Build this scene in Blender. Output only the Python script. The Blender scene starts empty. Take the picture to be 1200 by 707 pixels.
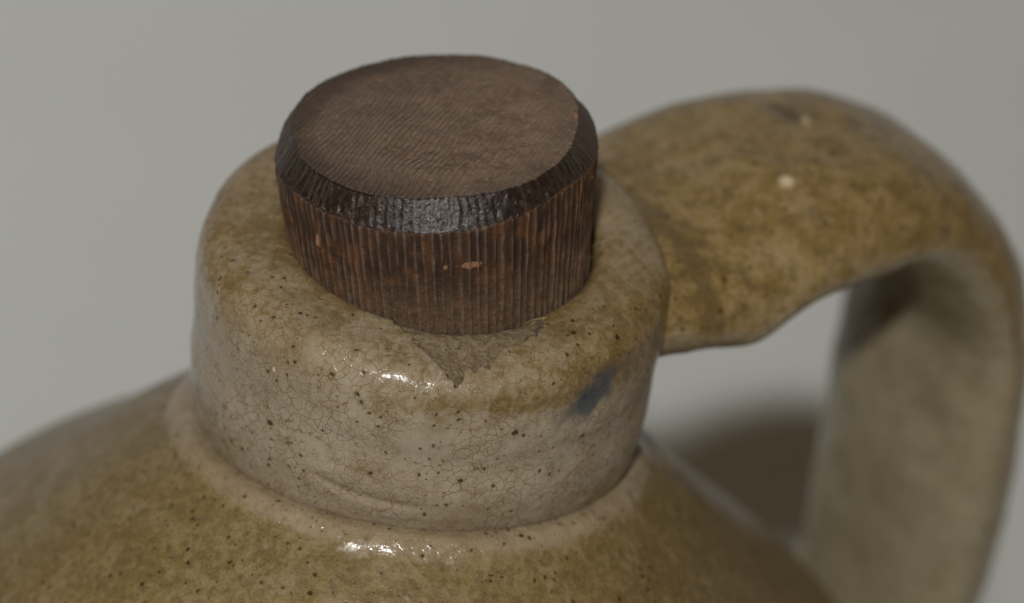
import bpy, math, random
import numpy as np
from mathutils import Vector, Matrix, noise as mn

CM = 0.01                      # everything below is laid out in centimetres, built in metres
C = bpy.context.scene.collection
scene = bpy.context.scene
R = math.radians

# ------------------------------------------------------------------ camera
PITCH, ROLL, FPX, DIST = R(32.0), R(8.0), 3600.0, 32.8
R0 = np.array([1.0, 0, 0]); U0 = np.array([0, math.sin(PITCH), math.cos(PITCH)])
F0 = np.array([0, math.cos(PITCH), -math.sin(PITCH)])
RR = R0 * math.cos(ROLL) + U0 * math.sin(ROLL)
UU = -R0 * math.sin(ROLL) + U0 * math.cos(ROLL)
CPOS = -(RR * (-92 / FPX * DIST) + UU * (66 / FPX * DIST) + F0 * DIST)
cam_d = bpy.data.cameras.new('camera'); cam = bpy.data.objects.new('camera', cam_d); C.objects.link(cam)
M = Matrix(((RR[0], UU[0], -F0[0], CPOS[0] * CM), (RR[1], UU[1], -F0[1], CPOS[1] * CM),
            (RR[2], UU[2], -F0[2], CPOS[2] * CM), (0, 0, 0, 1)))
cam.matrix_world = M
cam_d.sensor_width = 36; cam_d.lens = 36 * FPX / 1200
cam_d.clip_start = 0.01; cam_d.clip_end = 50
cam_d.dof.use_dof = True; cam_d.dof.focus_distance = 31.2 * CM; cam_d.dof.aperture_fstop = 12.5
scene.camera = cam

# ------------------------------------------------------------------ room light and the flash
w = bpy.data.worlds.new('World'); scene.world = w; w.use_nodes = True
bg = w.node_tree.nodes['Background']
bg.inputs[0].default_value = (1.0, 0.57, 0.20, 1); bg.inputs[1].default_value = 0.082
def area(name, pos, target, sx, sy, power, col):
    d = bpy.data.lights.new(name, 'AREA'); d.shape = 'RECTANGLE'; d.size = sx * CM; d.size_y = sy * CM
    d.energy = power; d.color = col
    o = bpy.data.objects.new(name, d); C.objects.link(o)
    p = Vector(pos) * CM; o.location = p
    o.rotation_euler = (Vector(target) * CM - p).to_track_quat('-Z', 'Y').to_euler()
    return o
LE, LA, LD = R(42.0), R(-7), 160
LPOS = (math.sin(LA) * math.cos(LE) * LD, -math.cos(LA) * math.cos(LE) * LD, math.sin(LE) * LD)
fl = area('flash', LPOS, (-22, 0, 2), 10.0, 6.0, 3.25, (1.0, 0.99, 0.965)); fl.data.spread = R(70)
vs = scene.view_settings
scene.display_settings.display_device = 'sRGB'
vs.view_transform = 'Standard'; vs.look = 'None'; vs.exposure = 0; vs.gamma = 1; vs.use_curve_mapping = False
scene.cycles.use_denoising = True

# ------------------------------------------------------------------ helpers
def grid_mesh(name, V, closed_v=True, cap_last=False, attrs=None, mat=None, parent=None):
    """V: (rows, cols, 3) in cm. Cols wrap round."""
    n, m = V.shape[:2]
    i, j = np.meshgrid(np.arange(n - 1), np.arange(m), indexing='ij')
    j2 = (j + 1) % m
    Q = np.stack([i * m + j, i * m + j2, (i + 1) * m + j2, (i + 1) * m + j], -1).reshape(-1, 4)
    me = bpy.data.meshes.new(name)
    me.vertices.add(n * m); me.vertices.foreach_set('co', (V.reshape(-1) * CM).astype(np.float32))
    me.loops.add(Q.size); me.loops.foreach_set('vertex_index', Q.reshape(-1).astype(np.int32))
    me.polygons.add(len(Q)); me.polygons.foreach_set('loop_start', (np.arange(len(Q)) * 4).astype(np.int32))
    me.polygons.foreach_set('use_smooth', np.ones(len(Q), bool))
    me.update(calc_edges=True)
    for k, a in (attrs or {}).items():
        at = me.attributes.new(k, 'FLOAT', 'POINT'); at.data.foreach_set('value', a.reshape(-1).astype(np.float32))
    me.validate()
    if mat: me.materials.append(mat)
    o = bpy.data.objects.new(name, me); C.objects.link(o)
    if parent: o.parent = parent
    return o

def smooth(x, a, b):
    t = np.clip((x - a) / (b - a), 0, 1); return t * t * (3 - 2 * t)
def gauss(x, s): return np.exp(-(x / s) ** 2)

# vectorised value-gradient noise on a lattice
_rng = np.random.RandomState(7); _P = _rng.permutation(512); _P = np.concatenate([_P, _P, _P]); _G = _rng.randn(512, 3)
_G /= np.linalg.norm(_G, axis=1)[:, None]
def pnoise(X, Y, Z):
    xi, yi, zi = np.floor(X).astype(int), np.floor(Y).astype(int), np.floor(Z).astype(int)
    fx, fy, fz = X - xi, Y - yi, Z - zi
    u, v, ww = [t * t * t * (t * (t * 6 - 15) + 10) for t in (fx, fy, fz)]
    out = 0
    for dx in (0, 1):
        for dy in (0, 1):
            for dz in (0, 1):
                h = _P[_P[_P[(xi + dx) & 511] + ((yi + dy) & 511)] + ((zi + dz) & 511)]
                g = _G[h]
                wgt = (u if dx else 1 - u) * (v if dy else 1 - v) * (ww if dz else 1 - ww)
                out = out + wgt * (g[..., 0] * (fx - dx) + g[..., 1] * (fy - dy) + g[..., 2] * (fz - dz))
    return out * 1.5
def fbm(X, Y, Z, s, octv=3):
    o, a = 0, 1.0
    for k in range(octv):
        o = o + a * pnoise(X * s + 17.3 * k, Y * s + 5.1, Z * s - 3.7 * k); s *= 2.03; a *= 0.5
    return o

def resample(pts, n):
    """Catmull-Rom through the points, evenly spaced n samples."""
    P = np.array(pts, float); P = np.vstack([2 * P[0] - P[1], P, 2 * P[-1] - P[-2]])
    out = []
    for k in range(1, len(P) - 2):
        t = np.linspace(0, 1, 40, endpoint=False)[:, None]
        a, b, c, d = P[k - 1], P[k], P[k + 1], P[k + 2]
        out.append(0.5 * ((2 * b) + (-a + c) * t + (2 * a - 5 * b + 4 * c - d) * t ** 2 + (-a + 3 * b - 3 * c + d) * t ** 3))
    out = np.vstack(out + [P[-2][None]])
    L = np.concatenate([[0], np.cumsum(np.linalg.norm(np.diff(out, axis=0), axis=1))])
    s = np.linspace(0, L[-1], n)
    return np.stack([np.interp(s, L, out[:, k]) for k in range(out.shape[1])], 1)

# ------------------------------------------------------------------ node helper
class NT:
    def __init__(self, name):
        self.m = bpy.data.materials.new(name); self.m.use_nodes = True
        self.t = self.m.node_tree; self.n = self.t.nodes
        self.b = self.n['Principled BSDF']
        tc = self.n.new('ShaderNodeTexCoord')
        self.co = self.vmath('SCALE', tc.outputs['Object'], scale=100.0)
    def link(self, a, b): self.t.links.new(a, b)
    def _in(self, sock, v):
        if v is None: return
        if hasattr(v, 'is_output') or isinstance(v, bpy.types.NodeSocket): self.link(v, sock)
        else: sock.default_value = v
    def vmath(self, op, a, b=None, scale=None):
        n = self.n.new('ShaderNodeVectorMath'); n.operation = op
        self._in(n.inputs[0], a); self._in(n.inputs[1], b)
        if scale is not None: self._in(n.inputs['Scale'], scale)
        return n.outputs['Value'] if op in ('DISTANCE', 'LENGTH', 'DOT_PRODUCT') else n.outputs['Vector']
    def math(self, op, a, b=None, clamp=False):
        n = self.n.new('ShaderNodeMath'); n.operation = op; n.use_clamp = clamp
        self._in(n.inputs[0], a); self._in(n.inputs[1], b); return n.outputs[0]
    def mul(self, a, b): return self.math('MULTIPLY', a, b)
    def add(self, a, b): return self.math('ADD', a, b)
    def rng(self, v, a, b, c=0.0, d=1.0, sm=True):
        n = self.n.new('ShaderNodeMapRange'); n.interpolation_type = 'SMOOTHSTEP' if sm else 'LINEAR'
        self._in(n.inputs[0], v); self._in(n.inputs[1], a); self._in(n.inputs[2], b); self._in(n.inputs[3], c); self._in(n.inputs[4], d)
        return n.outputs[0]
    def noise(self, scale, detail=3, rough=0.5, co=None, dist=0.0, color=False):
        n = self.n.new('ShaderNodeTexNoise'); self.link(co or self.co, n.inputs['Vector'])
        n.inputs['Scale'].default_value = scale; n.inputs['Detail'].default_value = detail
        n.inputs['Roughness'].default_value = rough; n.inputs['Distortion'].default_value = dist
        return n.outputs['Color'] if color else n.outputs['Fac']
    def vor(self, scale, feature='F1', co=None, rnd=1.0):
        n = self.n.new('ShaderNodeTexVoronoi'); n.feature = feature; self.link(co or self.co, n.inputs['Vector'])
        n.inputs['Scale'].default_value = scale; n.inputs['Randomness'].default_value = rnd
        return n
    def sep(self, v):
        n = self.n.new('ShaderNodeSeparateXYZ'); self.link(v, n.inputs[0]); return n.outputs
    def attr(self, name):
        n = self.n.new('ShaderNodeAttribute'); n.attribute_name = name; return n.outputs['Fac']
    def mix(self, f, a, b, mode='MIX'):
        n = self.n.new('ShaderNodeMix'); n.data_type = 'RGBA'; n.blend_type = mode
        self._in(n.inputs[0], f)
        for s, v in ((n.inputs[6], a), (n.inputs[7], b)):
            if isinstance(v, tuple): s.default_value = (*v, 1)
            else: self.link(v, s)
        return n.outputs[2]
    def warp(self, scale, amt):
        c = self.noise(scale, 2, color=True)
        c = self.vmath('SUBTRACT', c, (0.5, 0.5, 0.5)); c = self.vmath('SCALE', c, scale=amt)
        return self.vmath('ADD', self.co, c)
    def bump(self, h, dist, strength=1.0, normal=None):
        n = self.n.new('ShaderNodeBump'); n.inputs['Distance'].default_value = dist * CM; n.inputs['Strength'].default_value = strength
        self.link(h, n.inputs['Height'])
        if normal: self.link(normal, n.inputs['Normal'])
        return n.outputs[0]
    def specks(self, scale, lo, rad, co=None, soft=0.35):
        """scattered dots of uneven size: returns mask and halo"""
        v = self.vor(scale, co=co); r = self.sep(v.outputs['Color'])[0]
        size = self.rng(r, lo, 1.0, 0.0, rad, sm=False)
        d = v.outputs['Distance']
        m = self.rng(self.math('DIVIDE', d, self.math('MAXIMUM', size, 0.0001)), 1.0 - soft, 1.0, 1.0, 0.0)
        h = self.rng(self.math('DIVIDE', d, self.math('MAXIMUM', size, 0.0001)), 0.8, 2.6, 1.0, 0.0)
        return m, h

# ------------------------------------------------------------------ glaze
def glaze(name, craze_amt=1.0, pale_a=(0.34, 0.292, 0.213), pale_b=(0.272, 0.22, 0.15), ol_a=(0.225, 0.157, 0.066), ol_b=(0.155, 0.10, 0.03), mot=9.5, deepk=0.62, dry=0.05):
    g = NT(name)
    ash = g.attr('ash'); chip = g.attr('chip'); blue = g.attr('blue'); grain_glint = g.attr('grain_glint'); scar = g.attr('scar')
    big = g.noise(0.55, 4, 0.6); med = g.noise(2.6, 4, 0.62, dist=0.4); fin = g.noise(11, 4, 0.65); gr = g.noise(45, 3, 0.6)
    a = g.add(g.add(ash, g.mul(g.add(med, -0.5), 0.9)), g.mul(g.add(fin, -0.5), 1.3))
    a = g.rng(a, 0.08, 0.98)
    pale = g.mix(g.rng(big, 0.35, 0.65), pale_a, pale_b)
    pale = g.mix(g.rng(fin, 0.4, 0.75, 0, 0.6), pale, tuple(1.12 * q for q in pale_a))
    pale = g.mix(g.rng(g.noise(4.5, 5, 0.7, dist=0.6), 0.46, 0.70, 0, 0.7), pale, (0.205, 0.142, 0.08))
    olive = g.mix(g.rng(g.add(med, g.mul(g.add(fin, -0.5), 0.8)), 0.38, 0.62), ol_a, ol_b)
    col = g.mix(a, pale, olive)
    deep = g.mul(g.rng(g.add(g.add(ash, g.mul(g.add(g.noise(mot, 5, 0.72), -0.5), 4.2)), 0.0), 0.8, 1.5), deepk)
    col = g.mix(deep, col, (0.085, 0.052, 0.014))
    # grain of the clay through the glaze
    col = g.mix(g.rng(gr, 0.35, 0.7, 0.0, 0.35), col, g.mix(0.5, col, (0.5, 0.42, 0.3)))
    # crazing
    wco = g.warp(4.0, 0.16)
    e1 = g.vor(9.2, 'DISTANCE_TO_EDGE', co=wco).outputs['Distance']
    e2 = g.vor(20, 'DISTANCE_TO_EDGE', co=wco).outputs['Distance']
    l1 = g.rng(e1, 0.0, 0.05, 1.0, 0.0); l2 = g.mul(g.rng(e2, 0.01, 0.07, 1.0, 0.0), 0.6)
    msk = g.rng(g.noise(1.6, 3), 0.34, 0.56, 0.2, 1.0)
    msk2 = g.rng(g.noise(2.3, 3, co=g.warp(1.0, 2.0)), 0.42, 0.62, 0.0, 1.0)
    cz = g.math('MAXIMUM', g.mul(l1, msk), g.mul(l2, msk2))
    cz = g.mul(cz, g.mul(g.rng(ash, 0.0, 1.0, 0.95, 0.5), craze_amt))
    col = g.mix(cz, col, g.mix(msk2, (0.155, 0.08, 0.028), (0.17, 0.105, 0.035)))
    # iron specks
    swco = g.warp(14, 0.05)
    m1, h1 = g.specks(4.4, 0.35, 0.19, co=swco); m2, h2 = g.specks(9, 0.25, 0.26, co=swco); m3, h3 = g.specks(1.7, 0.5, 0.09, co=swco)
    halo = g.math('MAXIMUM', g.mul(h1, 0.5), g.math('MAXIMUM', g.mul(h2, 0.3), g.mul(h3, 0.5)))
    col = g.mix(g.mul(halo, g.rng(fin, 0.35, 0.6)), col, (0.17, 0.105, 0.022))
    m4, _ = g.specks(17, 0.45, 0.26, co=swco); m4 = g.mul(m4, g.rng(g.noise(2.0, 3), 0.42, 0.6, 0.15, 0.9))
    dots = g.math('MAXIMUM', g.math('MAXIMUM', m1, m4), g.math('MAXIMUM', g.mul(m2, 0.85), m3))
    col = g.mix(g.mul(dots, 0.9), col, (0.028, 0.018, 0.008))
    # rare pale grains
    pco = g.vmath('ADD', swco, (3.3, 7.7, 1.9)); p1, _ = g.specks(2.6, 0.86, 0.10, co=pco)
    col = g.mix(g.mul(p1, 0.8), col, (0.62, 0.53, 0.38))
    col = g.mix(g.mul(grain_glint, 0.9), col, (0.62, 0.50, 0.33))  # pale grain on the handle, and the bead's highlight painted in the same colour
    col = g.mix(g.mul(g.rng(g.add(scar, g.mul(g.add(g.noise(9, 4, 0.7), -0.5), 0.7)), 0.3, 0.7), 0.85), col, (0.06, 0.035, 0.02))
    # cobalt smudge
    bl = g.rng(g.add(blue, g.mul(g.add(g.noise(5, 4, 0.7), -0.5), 2.0)), 0.2, 1.3)
    col = g.mix(g.mul(bl, 0.85), col, (0.035, 0.052, 0.072))
    # broken rim: bare clay
    cn = g.noise(9, 5, 0.75)
    cc = g.mix(g.rng(cn, 0.4, 0.6), (0.34, 0.265, 0.165), (0.235, 0.168, 0.088))
    cc = g.mix(g.rng(g.noise(22, 4, 0.7), 0.54, 0.66, 0, 0.8), cc, (0.06, 0.042, 0.03))
    ce = g.rng(g.add(g.attr('chipedge'), g.mul(g.add(g.noise(8, 4, 0.7), -0.5), 0.9)), 0.4, 0.8)
    cc = g.mix(g.mul(ce, 0.75), cc, (0.10, 0.058, 0.045))
    chm = g.mul(g.rng(g.add(chip, g.mul(g.add(g.noise(9, 4, 0.65), -0.5), 1.5)), 0.35, 0.7), 0.8)
    col = g.mix(chm, col, cc)
    g.link(col, g.b.inputs['Base Color'])
    rough = g.rng(g.noise(3.5, 4, 0.6), 0.3, 0.7, 0.13, 0.24)
    rough = g.add(g.add(rough, g.mul(chm, 0.45)), g.rng(ash, 0.5, 1.0, 0.0, dry)); g.link(rough, g.b.inputs['Roughness'])
    g.b.inputs['Specular IOR Level'].default_value = 0.45
    # relief
    n1 = g.bump(g.noise(2.2, 3, 0.5), 0.05, 0.8)
    h = g.add(g.mul(g.noise(12, 3, 0.55), 0.6), g.mul(g.noise(60, 2, 0.5), 0.05))
    h = g.add(h, g.mul(dots, -0.8)); h = g.add(h, g.mul(p1, 0.8)); h = g.add(h, g.mul(cz, -0.15))
    n2 = g.bump(h, 0.012, 0.8, n1)
    n3 = g.bump(g.mul(g.noise(24, 5, 0.75), chm), 0.06, 1.0, n2)
    g.link(n3, g.b.inputs['Normal'])
    return g.m

GLAZE = glaze('salt_glaze')
GLAZE_SOFT = glaze('ash_glaze', 0.6, (0.31, 0.25, 0.165), (0.26, 0.20, 0.12), (0.215, 0.155, 0.06), (0.155, 0.105, 0.03), dry=0.2)
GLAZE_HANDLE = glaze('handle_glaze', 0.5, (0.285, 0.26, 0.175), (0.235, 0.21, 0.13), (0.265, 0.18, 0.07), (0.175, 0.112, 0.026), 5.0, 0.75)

def wood():
    g = NT('stopper_wood')
    tdist = g.attr('top_d'); sdist = g.attr('side_d'); en = g.add(g.mul(g.add(g.noise(7, 4, 0.7), -0.5), 0.10), g.mul(g.add(g.noise(30, 3, 0.6), -0.5), 0.03))
    side = g.rng(g.add(sdist, g.mul(en, 0.5)), -0.006, 0.006); topm = g.rng(g.add(tdist, en), -0.02, 0.02)
    cham = g.math('MULTIPLY', g.math('SUBTRACT', 1.0, side), g.math('SUBTRACT', 1.0, topm)); bare = g.attr('bare'); ridge = g.attr('ridge')
    x, y, z = g.sep(g.co)
    n1 = g.noise(2.4, 4, 0.6); n2 = g.noise(14, 4, 0.7); n3 = g.noise(50, 3, 0.65)
    # end grain top
    top = g.mix(g.rng(n1, 0.35, 0.65), (0.125, 0.082, 0.054), (0.235, 0.168, 0.118))
    top = g.mix(g.rng(n2, 0.42, 0.7), top, (0.26, 0.175, 0.12))
    top = g.mix(g.rng(g.noise(5.5, 4, 0.7), 0.56, 0.72, 0, 0.6), top, (0.085, 0.05, 0.034))
    top = g.mix(g.rng(g.noise(8, 3, 0.6, co=g.vmath('ADD', g.co, (5, 5, 5))), 0.6, 0.72, 0, 0.6), top, (0.19, 0.085, 0.045))
    top = g.mix(g.rng(n3, 0.5, 0.72, 0, 0.6), top, (0.05, 0.028, 0.018))
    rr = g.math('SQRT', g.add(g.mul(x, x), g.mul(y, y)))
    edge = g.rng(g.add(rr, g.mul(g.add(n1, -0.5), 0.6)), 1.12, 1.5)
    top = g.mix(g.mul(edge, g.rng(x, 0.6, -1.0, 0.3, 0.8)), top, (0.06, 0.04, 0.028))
    sp, _ = g.specks(4.2, 0.9, 0.13); sp2, _ = g.specks(1.8, 0.8, 0.12, co=g.vmath('ADD', g.warp(5, 0.3), (0.4, 0.9, 0)))
    top = g.mix(g.mul(sp2, 0.35), top, (0.14, 0.095, 0.03))
    top = g.mix(g.mul(sp, 0.8), top, (0.33, 0.22, 0.11))
    # side: long grain, streaks run up the stopper
    sv = g.n.new('ShaderNodeCombineXYZ'); g.link(g.mul(x, 6), sv.inputs[0]); g.link(g.mul(y, 6), sv.inputs[1]); g.link(g.mul(z, 0.8), sv.inputs[2])
    st = g.noise(1.2, 4, 0.6, co=sv.outputs[0])
    sc = g.mix(g.rng(st, 0.38, 0.64), (0.032, 0.014, 0.007), (0.085, 0.036, 0.014))
    sc = g.mix(g.rng(g.noise(3.5, 4, 0.65, co=g.vmath('ADD', g.co, (2, 1, 7))), 0.5, 0.68, 0, 0.75), sc, (0.16, 0.062, 0.02))
    sc = g.mix(g.mul(g.rng(ridge, 0.25, 0.85), g.rng(n2, 0.3, 0.62, 0.3, 0.8)), sc, (0.14, 0.10, 0.074))
    sc = g.mix(g.mul(g.rng(ridge, 0.12, 0.0), 0.35), sc, (0.014, 0.008, 0.005))
    dust = g.rng(z, 0.75, 0.0, 0.0, 0.65)
    sc = g.mix(g.mul(dust, g.rng(n2, 0.3, 0.7, 0.35, 1)), sc, (0.2, 0.135, 0.085))
    # chamfer: dark, worn shiny
    ch = g.mix(g.rng(n2, 0.4, 0.65), (0.018, 0.012, 0.010), (0.036, 0.025, 0.02))
    ch = g.mix(g.mul(g.rng(ridge, 0.45, 0.9), g.rng(n1, 0.4, 0.6, 0.1, 0.5)), ch, (0.10, 0.07, 0.05))
    ch = g.mix(g.rng(y, -0.75, 0.3, 0, 0.75), ch, (0.075, 0.048, 0.033))
    col = g.mix(cham, top, ch); col = g.mix(side, col, sc)
    wear = g.mul(g.rng(g.math('ABSOLUTE', sdist), 0.03, 0.0), g.rng(g.noise(4.5, 3, 0.6), 0.48, 0.62, 0, 0.7))
    col = g.mix(wear, col, (0.14, 0.06, 0.025))
    col = g.mix(g.mul(g.attr('cut'), 0.85), col, (0.13, 0.05, 0.02))
    bm = g.rng(g.add(bare, g.mul(g.add(n2, -0.5), 1.1)), 0.45, 0.65)
    col = g.mix(bm, col, g.mix(g.rng(n3, .4, .6), (0.23, 0.105, 0.055), (0.33, 0.18, 0.105)))
    s3, _ = g.specks(2.6, 0.82, 0.085, co=g.vmath('ADD', g.co, (9.1, 2.2, 4.0)))
    col = g.mix(g.mul(s3, 0.85), col, (0.55, 0.40, 0.2))
    g.link(col, g.b.inputs['Base Color'])
    ro = g.rng(n2, 0.3, 0.7, 0.13, 0.30)
    rt = g.mix(cham, (0.85, 0.85, 0.85), (0.3, 0.3, 0.3)); 
    ro = g.add(ro, g.rng(y, -0.9, 0.2, 0, 0.3))
    r = g.add(g.mul(cham, g.mul(ro, 1.0)), g.mul(g.math('SUBTRACT', 1.0, cham), g.rng(side, 0, 1, 0.85, 0.55)))
    g.link(r, g.b.inputs['Roughness'])
    # relief: rows of end-grain pores on top
    v = g.n.new('ShaderNodeCombineXYZ')
    g.link(g.add(g.mul(x, 0.95), g.add(g.mul(y, -0.30), g.mul(g.noise(1.3, 2), 0.25))), v.inputs[0]); g.link(g.add(g.mul(y, 0.95), g.mul(x, 0.3)), v.inputs[1])
    wv = g.n.new('ShaderNodeTexWave'); wv.bands_direction = 'X'; g.link(v.outputs[0], wv.inputs[0])
    wv.inputs['Scale'].default_value = 5.0; wv.inputs['Distortion'].default_value = 1.6; wv.inputs['Detail'].default_value = 2; wv.inputs['Detail Scale'].default_value = 2.5
    tm = g.mul(g.math('SUBTRACT', 1.0, cham), g.math('SUBTRACT', 1.0, side))
    h = g.mul(g.mul(wv.outputs['Fac'], g.mul(g.rng(n1, 0.3, 0.6, 0.35, 1.0), g.rng(x, 1.0, -0.4, 0.25, 1.0))), tm)
    b1 = g.bump(h, 0.028, 1.0)
    b2 = g.bump(g.mul(g.add(g.mul(g.noise(22, 4, 0.7), 1.0), g.mul(n3, 0.8)), g.rng(cham, 0, 1, 1.0, 0.45)), 0.02, 0.8, b1)
    b3 = g.bump(g.add(bm, g.mul(g.mul(st, 0.4), side)), 0.02, 0.7, b2)
    g.link(b3, g.b.inputs['Normal'])
    return g.m
WOOD = wood()

def paper():
    g = NT('backdrop_paper')
    n = g.noise(0.15, 3); col = g.mix(g.rng(n, 0.3, 0.7), (0.50, 0.523, 0.512), (0.515, 0.538, 0.527))
    g.link(col, g.b.inputs['Base Color']); g.b.inputs['Roughness'].default_value = 0.9
    g.b.inputs['Specular IOR Level'].default_value = 0.1
    g.link(g.bump(g.noise(25, 3), 0.004, 0.3), g.b.inputs['Normal'])
    return g.m

# ------------------------------------------------------------------ backdrop: paper sweep, floor running up into a wall
GZ = -20.0
def backdrop():
    prof = [(-60.0, GZ), (-40, GZ), (-20, GZ), (8, GZ)]
    for k in range(1, 33):
        t = k / 32 * math.pi / 2; prof.append((8 + 46 * math.sin(t), GZ + 46 - 46 * math.cos(t)))
    prof += [(54, 40), (54, 75)]
    vs_, fs = [], []
    for sgn in (0, 1):
        for (y, z) in prof:
            for x in (-90, 90):
                vs_.append((x * CM, (y + (0.3 if sgn and z > GZ else 0)) * CM, (z - (0.3 if sgn else 0)) * CM))
    n = len(prof)
    for k in range(n - 1): fs.append((2 * k, 2 * k + 1, 2 * k + 3, 2 * k + 2))
    for k in range(n - 1):
        b = 2 * n; fs.append((b + 2 * k, b + 2 * k + 2, b + 2 * k + 3, b + 2 * k + 1))
    me = bpy.data.meshes.new('backdrop'); me.from_pydata(vs_, [], fs)
    for p in me.polygons: p.use_smooth = True
    me.materials.append(paper())
    o = bpy.data.objects.new('backdrop', me); C.objects.link(o)
    o['kind'] = 'structure'
backdrop()

# ------------------------------------------------------------------ the jug
jug = bpy.data.objects.new('stoneware_jug', None); C.objects.link(jug)
jug['label'] = 'speckled olive and beige salt glazed stoneware jug with strap handle and chipped rim'
jug['category'] = 'jug'

HAZ = R(38.2)                       # the handle leaves the neck to the right and away from the lens

def lathe(profile, n, m):
    P = resample(profile, n)
    az = np.linspace(0, 2 * math.pi, m, endpoint=False)      # 0 = towards the lens, positive = to the right
    r = P[:, 0][:, None] * np.ones(m); z = P[:, 1][:, None] * np.ones(m); a = np.ones(n)[:, None] * az
    a = np.where(a > math.pi, a - 2 * math.pi, a)
    return r, z, a

def settle(V):
    """hand-thrown: the rim lifts a little towards the back, the foot of the neck drops"""
    x, y, z = V[..., 0], V[..., 1], V[..., 2]; r = np.hypot(x, y)
    V[..., 2] = z + 0.07 * (y + 2.4) * smooth(z, -1.5, -0.2) - 0.14 * (y + 2.4) * smooth(z, -1, -2) * smooth(r, 6.5, 3) * smooth(z, -12, -7)
    V[..., 2] += 0.035 * np.maximum(-x, 0) * smooth(r, 3.2, 5.5) * smooth(z, -12, -7) * smooth(-x, 0, 3)
    return V
def xyz(r, z, a): return np.stack([r * np.sin(a), -r * np.cos(a), z], -1)

def make_neck():
    prof = [(1.66, -1.9), (1.64, -1.2), (1.61, -0.5), (1.61, -0.2), (1.63, -0.07), (1.72, -0.0), (2.0, 0.01), (2.22, -0.01), (2.36, -0.06),
            (2.465, -0.16), (2.52, -0.30), (2.54, -0.50), (2.535, -0.9), (2.515, -1.35), (2.495, -1.65), (2.46, -1.86), (2.395, -2.0), (2.28, -2.08)]
    r, z, a = lathe(prof, 330, 900)
    X, Y, Z = r * np.sin(a), -r * np.cos(a), z
    outer = smooth(r, 1.62, 1.9)
    low = fbm(X, Y, Z, 0.55, 2); mid = fbm(X, Y, Z * 1.6, 2.2, 2)
    r = r + outer * (0.020 * low + 0.010 * mid) * smooth(z, -2.15, -1.9)
    z = z + outer * smooth(z, -0.6, -0.1) * (0.035 * fbm(X, Y, Z, 0.8, 2) + 0.01 * mid)
    # throwing rings, and the thumbed crescent low on the front
    r = r + 0.012 * np.sin(z * 7.5 + 0.6 * np.sin(a * 2)) * smooth(-z, 0.6, 1.0) * smooth(-z, 2.15, 1.9)
    ax = (a + 0.12) * 2.45
    zc = -1.63 - 0.10 * (ax) + 0.16 * ax ** 2
    m = smooth(ax, -0.75, -0.35) * smooth(ax, 0.8, 0.1)
    r = r + m * (-0.03 * gauss(z - zc, 0.06) + 0.012 * gauss(z - zc + 0.12, 0.09))
    # the chip in the rim
    X, Y = r * np.sin(a), -r * np.cos(a)
    ca = R(10.5); t = r * np.sin(a - ca); rad = r * np.cos(a - ca)
    wob = 0.085 * fbm(X, Y, 0 * X + 3, 3.4, 4); wob2 = 0.045 * fbm(X, Y, 0 * X + 8, 11, 2)
    q = np.clip(1 - (rad + wob - 1.58) / 0.90, 0, 1)
    wd = np.where(t < 0, 0.66, 1.0) * q ** 0.95 + 1e-4
    uu = 1 - np.abs(t + wob + wob2) / wd
    uu = np.where((np.abs(a - ca) < 0.8) & (rad > 1.45) & (z > -0.9), uu, -1)
    dep = ((0.035 + 0.05 * smooth(rad, 1.7, 2.1)) * smooth(uu, 0.0, 0.08) + (0.045 + 0.10 * smooth(rad, 1.75, 2.2)) * np.clip(uu, 0, 1) ** 0.8 + 0.10 * smooth(rad, 2.25, 2.45) * smooth(uu, 0, 0.2)) + 0.025 * fbm(X, Y, 0 * X, 7, 3) * smooth(uu, 0, 0.3)
    dep = dep * smooth(uu, -0.02, 0.02)
    z2 = z - dep * smooth(z, -0.7, -0.25)
    chip = smooth(uu, -0.02, 0.06); edge = gauss(uu - 0.03, 0.10) * (uu > -0.5)
    # ash colour: olive on the inner half of the top, ochre run-off on the right shoulder
    top = smooth(z, -0.75, -0.05)
    ash = 0.08 + 0.42 * top + 0.55 * gauss(r - 1.6, 0.16) * smooth(z, -0.5, -0.1) + 0.62 * gauss(a - R(62), 0.65) * gauss(z + 0.35, 0.45) + 0.25 * gauss(a + R(75), 0.6) * top
    ash += 0.35 * gauss(np.abs(a) - math.pi, 1.0) + 0.22 * smooth(z, -1.95, -2.15)
    ash -= 0.25 * gauss(a, 0.6) * gauss(z + 0.22, 0.2)
    ash += 0.45 * gauss(z + 0.30 + 0.25 * np.abs(a - ca), 0.13) * gauss(a - ca - 0.1, 0.5)
    tb = (a - R(47)) * 2.5; blue = 1.05 * gauss(tb, 0.36) * gauss(z + 0.50 - 0.40 * tb, 0.20) + 0.5 * gauss(tb + 0.1, 0.5) * gauss(z + 0.5, 0.34)
    V = np.stack([X, Y, z2], -1)[::-1]
    f = lambda q: q[::-1]
    V = settle(V) + np.array([0.03, 0, 0])
    V[..., 0] += 0.06 * (1 - smooth(r[::-1], 1.6, 2.2))
    return grid_mesh('neck', V, attrs=dict(ash=f(ash), chip=f(chip), chipedge=f(edge), blue=f(blue)), mat=GLAZE, parent=jug)
make_neck()

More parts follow.
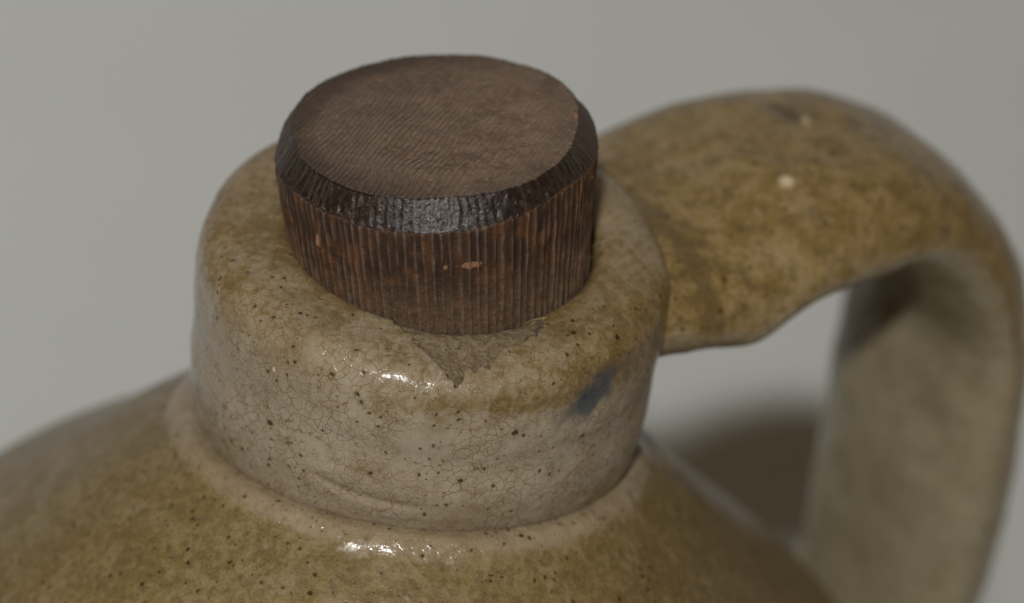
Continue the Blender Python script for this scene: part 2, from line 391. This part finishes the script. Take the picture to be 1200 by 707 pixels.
def make_body():
    prof = [(2.26, -2.0), (2.43, -2.0), (2.52, -2.01), (2.60, -2.055), (2.675, -2.135), (2.745, -2.215), (2.88, -2.33), (3.08, -2.50), (3.4, -2.79), (3.9, -3.33),
            (4.6, -4.15), (5.4, -5.08), (6.2, -6.1), (7.0, -7.15), (7.7, -8.2), (8.2, -9.4), (8.45, -10.8), (8.5, -12.3), (8.45, -15), (8.3, -18), (8.15, -19.6), (7.9, -20.0), (6.5, -20.0), (3.0, -19.95), (0.01, -19.95)]
    r, z, a = lathe(prof, 620, 900)
    X, Y, Z = r * np.sin(a), -r * np.cos(a), z
    sh = smooth(r, 2.6, 3.2) * smooth(z, -19.5, -18.5)
    k = 0.05 * fbm(X, Y, Z, 0.35, 2) + 0.012 * fbm(X, Y, Z, 1.6, 2)
    z = z + sh * k
    ring = smooth(r, 2.45, 2.55) * smooth(r, 2.85, 2.65) * (z > -5)
    z = z + ring * (0.022 * fbm(X, Y, Z, 2.6, 2)); r = r + ring * 0.012 * fbm(X + 9, Y, Z, 3.2, 2)
    # olive below the ledge; right shoulder deepened by glaze colour and painted falloff shade
    ash = 0.14 + 0.78 * smooth(r, 2.63, 2.74) + 0.45 * gauss(a - R(80), 0.8) * smooth(r, 2.7, 3.3)
    ash = np.where(z < -9, 0.6, ash)
    V = settle(xyz(r, z, a))
    zero = np.zeros_like(r)
    return grid_mesh('body', V[::-1], attrs=dict(ash=ash[::-1], chip=zero, chipedge=zero, blue=zero), mat=GLAZE_SOFT, parent=jug)
make_body()

def make_handle():
    #       s      z     width  thick
    sp = [(1.70, -0.62, 3.45, 1.10), (2.21, -0.62, 3.51, 1.12), (2.87, -0.64, 3.62, 1.17), (3.58, -0.54, 3.67, 1.19), (4.37, -0.40, 3.6, 1.28), (5.11, -0.40, 3.47, 1.3),
          (5.88, -0.48, 3.31, 1.28), (6.65, -0.87, 3.16, 1.27), (7.33, -1.60, 3.09, 1.21), (7.83, -2.54, 3.02, 1.15), (7.99, -3.72, 3.06, 1.28), (8.07, -4.95, 3.08, 1.42),
          (8.13, -6.24, 3.02, 1.46), (8.05, -7.45, 2.85, 1.4), (7.75, -8.8, 2.9, 1.4)]
    n, m = 420, 260
    P = resample([p for p in sp], n)
    T = np.gradient(P[:, :2], axis=0); T /= np.linalg.norm(T, axis=1)[:, None]
    N = np.stack([-T[:, 1], T[:, 0]], 1)              # outward (up on the arch)
    th = np.linspace(0, 2 * math.pi, m, endpoint=False)
    c, s = np.cos(th), np.sin(th)
    W = P[:, 2][:, None] / 2; TH = P[:, 3][:, None] / 2
    e = 0.72
    b = W * np.sign(c) * np.abs(c) ** e
    up = np.sign(s) * np.abs(s) ** 0.8 * TH
    up = up + np.where(s > 0, 0.10 * (1 - (b / W) ** 2), 0.0) - 0.06 * np.where(s > 0, np.abs(b / W) ** 4, 0)
    u = np.linspace(0, 1, n)[:, None]
    # clay thumbed down on the near side where it joins the neck
    L = np.concatenate([[0], np.cumsum(np.linalg.norm(np.diff(P[:, :2], axis=0), axis=1))])[:, None]
    web = np.exp(-np.maximum(L - 0.75, 0) / 0.30) * 0.15 * smooth(c, -0.2, 0.9)
    up = up - web * np.where(s < 0, np.abs(s) ** 0.6, 0)
    up = up - 0.17 * gauss(L - 1.55, 0.42) * smooth(c, 0.2, 0.95) * (s < 0.5) * smooth(s, 0.5, -0.1)
    S = P[:, 0][:, None] + N[:, 0][:, None] * up
    Zz = P[:, 1][:, None] + N[:, 1][:, None] * up
    d = np.array([math.cos(HAZ), math.sin(HAZ)]); nb = np.array([math.sin(HAZ), -math.cos(HAZ)])   # near side
    X = S * d[0] + b * nb[0]; Y = S * d[1] + b * nb[1]; Z = Zz + 0 * b
    k = 0.05 * fbm(X, Y, Z, 0.6, 2) + 0.016 * fbm(X, Y, Z, 1.8, 2)
    Z = Z + k * (N[:, 1][:, None]); S2 = k * N[:, 0][:, None]
    X = X + S2 * d[0]; Y = Y + S2 * d[1]
    outer = smooth(s, -0.45, 0.25) + 0 * u
    ash = 0.12 + 0.72 * outer * smooth(-np.broadcast_to(P[:, 1][:, None], Z.shape), 4.5, 1.5) + 0.25 * gauss(L - 0.9, 0.5)
    ash = ash + 0.18 * gauss(L - 4.5, 2.0) * outer
    V = np.stack([X, Y, Z], -1); zero = np.zeros_like(X)
    # a fired-in pale grain, and an old dark scar ending in a glassy bead, its glint painted pale
    def dist(p, q=None):
        p = np.array(p)
        if q is None: return np.linalg.norm(V - p, axis=-1)
        q = np.array(q); ab = q - p; t = np.clip(((V - p) @ ab) / (ab @ ab), 0, 1)
        return np.linalg.norm(V - (p + t[..., None] * ab), axis=-1)
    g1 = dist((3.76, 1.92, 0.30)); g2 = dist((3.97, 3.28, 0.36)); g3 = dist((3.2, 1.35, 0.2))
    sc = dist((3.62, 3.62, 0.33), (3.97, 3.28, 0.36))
    grain_glint = smooth(g1, 0.115, 0.06) + 0.5 * smooth(g3, 0.09, 0.04) + 0.8 * smooth(g2, 0.07, 0.04)
    scar = 0.8 * gauss(sc, 0.17) * smooth(g2, 0.04, 0.09)
    V[..., 2] += 0.05 * smooth(g1, 0.12, 0.02) + 0.07 * smooth(g2, 0.10, 0.01) - 0.02 * gauss(sc, 0.14) * smooth(g2, 0.05, 0.12)
    ash = ash + 0.8 * gauss(L - 0.85, 0.12) * outer + zero
    return grid_mesh('handle', V, attrs=dict(ash=ash, chip=zero, chipedge=zero, blue=zero, grain_glint=grain_glint, scar=scar), mat=GLAZE_HANDLE, parent=jug)
make_handle()

# ------------------------------------------------------------------ the stopper
def make_stopper():
    m = 1500
    az = np.linspace(0, 2 * math.pi, m, endpoint=False); az = np.where(az > math.pi, az - 2 * math.pi, az)
    ca, sa = np.cos(az), np.sin(az)
    # 1-D ridge pattern round the side
    ph = az * 114 + 2.2 * pnoise(ca * 5, sa * 5, 0 * az) + 1.5 * pnoise(ca * 14, sa * 14, 0 * az)
    ridge = (0.5 + 0.5 * np.sin(ph)) ** 1.3 * (0.55 + 0.45 * np.clip(0.5 + 1.2 * pnoise(ca * 9, sa * 9, 2 + 0 * az), 0, 1))
    rout = 1.69 + 0.018 * pnoise(ca * 1.6, sa * 1.6, 5 + 0 * az) + 0.008 * pnoise(ca * 6, sa * 6, 1 + 0 * az)
    # width and depth of the cut edge vary round the stopper
    front = gauss(az - 0.05, 0.9); left = gauss(az + 1.35, 0.55)
    right = gauss(az - 1.5, 0.5)
    wch = 0.08 + 0.07 * front + 0.12 * left + 0.11 * right + 0.03 * pnoise(ca * 2.3, sa * 2.3, 8 + 0 * az) + 0.012 * pnoise(ca * 7, sa * 7, 8 + 0 * az)
    dch = 0.13 + 0.20 * front + 0.13 * left + 0.12 * right + 0.035 * pnoise(ca * 2.7, sa * 2.7, 4 + 0 * az) + 0.015 * pnoise(ca * 12, sa * 12, 4 + 0 * az)
    ztop = 1.47 + 0 * az
    zring = ztop - dch
    rtop = rout - wch
    rows, side, cham, rid, tdl, sdl, cut = [], [], [], [], [], [], []
    NB, NC, NT_ = 90, 34, 120
    zb = -1.1
    for k in range(NB):                                   # side, bottom to chamfer
        t = k / (NB - 1); z = zb + (zring - zb) * t
        rr = rout - 0.085 * (zring - z)
        amp = 0.016 * smooth(np.array(t), 1.0, 0.985) + 0.006
        wob = ph * 0 + 0.35 * pnoise(ca * 12, sa * 12, z * 1.4)
        rdg = (0.5 + 0.5 * np.sin(ph + 2.0 * wob + 0.5 * pnoise(ca * 20, sa * 20, z * 4))) ** 2.0 * (0.7 + 0.4 * np.clip(0.5 + 1.5 * pnoise(ca * 16, sa * 16, z * 0.6), 0, 1)) * np.clip(0.8 + 0.8 * pnoise(ca * 25, sa * 25, z * 5), 0.2, 1.1)
        g_ = rdg * amp + 0.006 * pnoise(ca * 5, sa * 5, z * 3)
        rows.append(np.stack([(rr + g_) * sa, -(rr + g_) * ca, z], -1))
        side.append(np.ones(m) * (1 if k < NB - 1 else 0.5)); cham.append(np.zeros(m) if k < NB - 1 else 0.5 + 0 * az); rid.append(rdg); cut.append(0 * az); sdl.append(zring - z); tdl.append(-0.3 + 0 * az)
    for k in range(1, NC + 1):                            # the cut edge
        t = k / NC; z = zring + dch * t
        rr = rout + (rtop - rout) * t ** 1.0
        azl = R(-33) + R(17) * t                          # the knife step on the left of the front
        step = -0.085 * smooth(az, azl + 0.012, azl - 0.012) * smooth(az, R(-75), R(-50))
        strokes = 0.004 * np.sin(az * 95 + 6 * t + 3 * pnoise(ca * 3, sa * 3, 6 + 0 * az)) * smooth(pnoise(ca * 2.5, sa * 2.5, 9 + 0 * az), -0.3, 0.3)
        flat = 1 - 0.75 * gauss(az - R(2), R(22))
        strokes = strokes * flat
        jit = flat * 0.008 * pnoise(ca * 14, sa * 14, 0 * az + t * 2) + 0.0025 * pnoise(ca * 45, sa * 45, 0 * az + t * 6) + 0.005 * (ridge - 0.4)
        o = step + strokes + jit
        rows.append(np.stack([(rr + o * 0.8) * sa, -(rr + o * 0.8) * ca, z + o * 0.6], -1))
        side.append(np.zeros(m)); cham.append(np.ones(m) if k < NC else 0.5 + 0 * az); rid.append(ridge); sdl.append(-dch * t); tdl.append(-(1 - t) * (wch + dch) * 0.75)
        cut.append(gauss(az - azl + 0.01, 0.012) * smooth(np.array(t), 1.0, 0.93) * smooth(np.array(t), 0.0, 0.07) + 0 * az)
    for k in range(1, NT_ + 1):                           # top
        t = k / NT_; rr = rtop * (1 - t) + 0.002
        x, y = rr * sa, -rr * ca
        z = ztop + 0.035 * (1 - (rr / 1.5) ** 2) + 0.018 * fbm(x, y, 0 * x + 4, 1.1, 2) * smooth(np.array(t), 0, 0.1) - 0.03 * gauss(np.hypot(x - 0.02, y + 0.1), 0.10)
        z = z + 0.006 * pnoise(x * 9, y * 9, 0 * x) + (0.008 * (ridge - 0.4) if k < 4 else 0)
        rows.append(np.stack([x, y, z], -1)); side.append(np.zeros(m)); cham.append(np.clip(0.5 - (k - 1) * 0.3, 0, 1) + 0 * az); rid.append(ridge * 0); cut.append(0 * az); sdl.append(-0.3 + 0 * az); tdl.append(rtop - rr)
    V = np.array(rows); side = np.array(side); cham = np.array(cham); rid = np.array(rid)
    X, Y, Z = V[..., 0], V[..., 1], V[..., 2]; A = np.arctan2(X, -Y)
    bare = gauss((A - R(17)) * 1.66, 0.16) * gauss(Z - 0.72, 0.05) + gauss((A + R(42)) * 1.66, 0.045) * gauss(Z - 0.78, 0.11)
    bare += 0.9 * gauss((A - R(8)) * 1.66, 0.035) * gauss(Z - 0.72, 0.04) + 0.8 * gauss((A - R(100)) * 1.66, 0.14) * gauss(np.hypot(X, Y) - 1.48, 0.05) * (Z > 1.2)
    o = grid_mesh('bottle_stopper', V, attrs=dict(top_d=np.array(tdl), side_d=np.array(sdl), ridge=rid, bare=bare, cut=np.array(cut)), mat=WOOD)
    o['label'] = 'dark brown wooden stopper with ribbed side pushed into the neck of the jug'
    o['category'] = 'stopper'
    o.location = (0.08 * CM, 0, 0); o.rotation_euler = (R(0.0), R(-8.5), 0)
    return o
make_stopper()
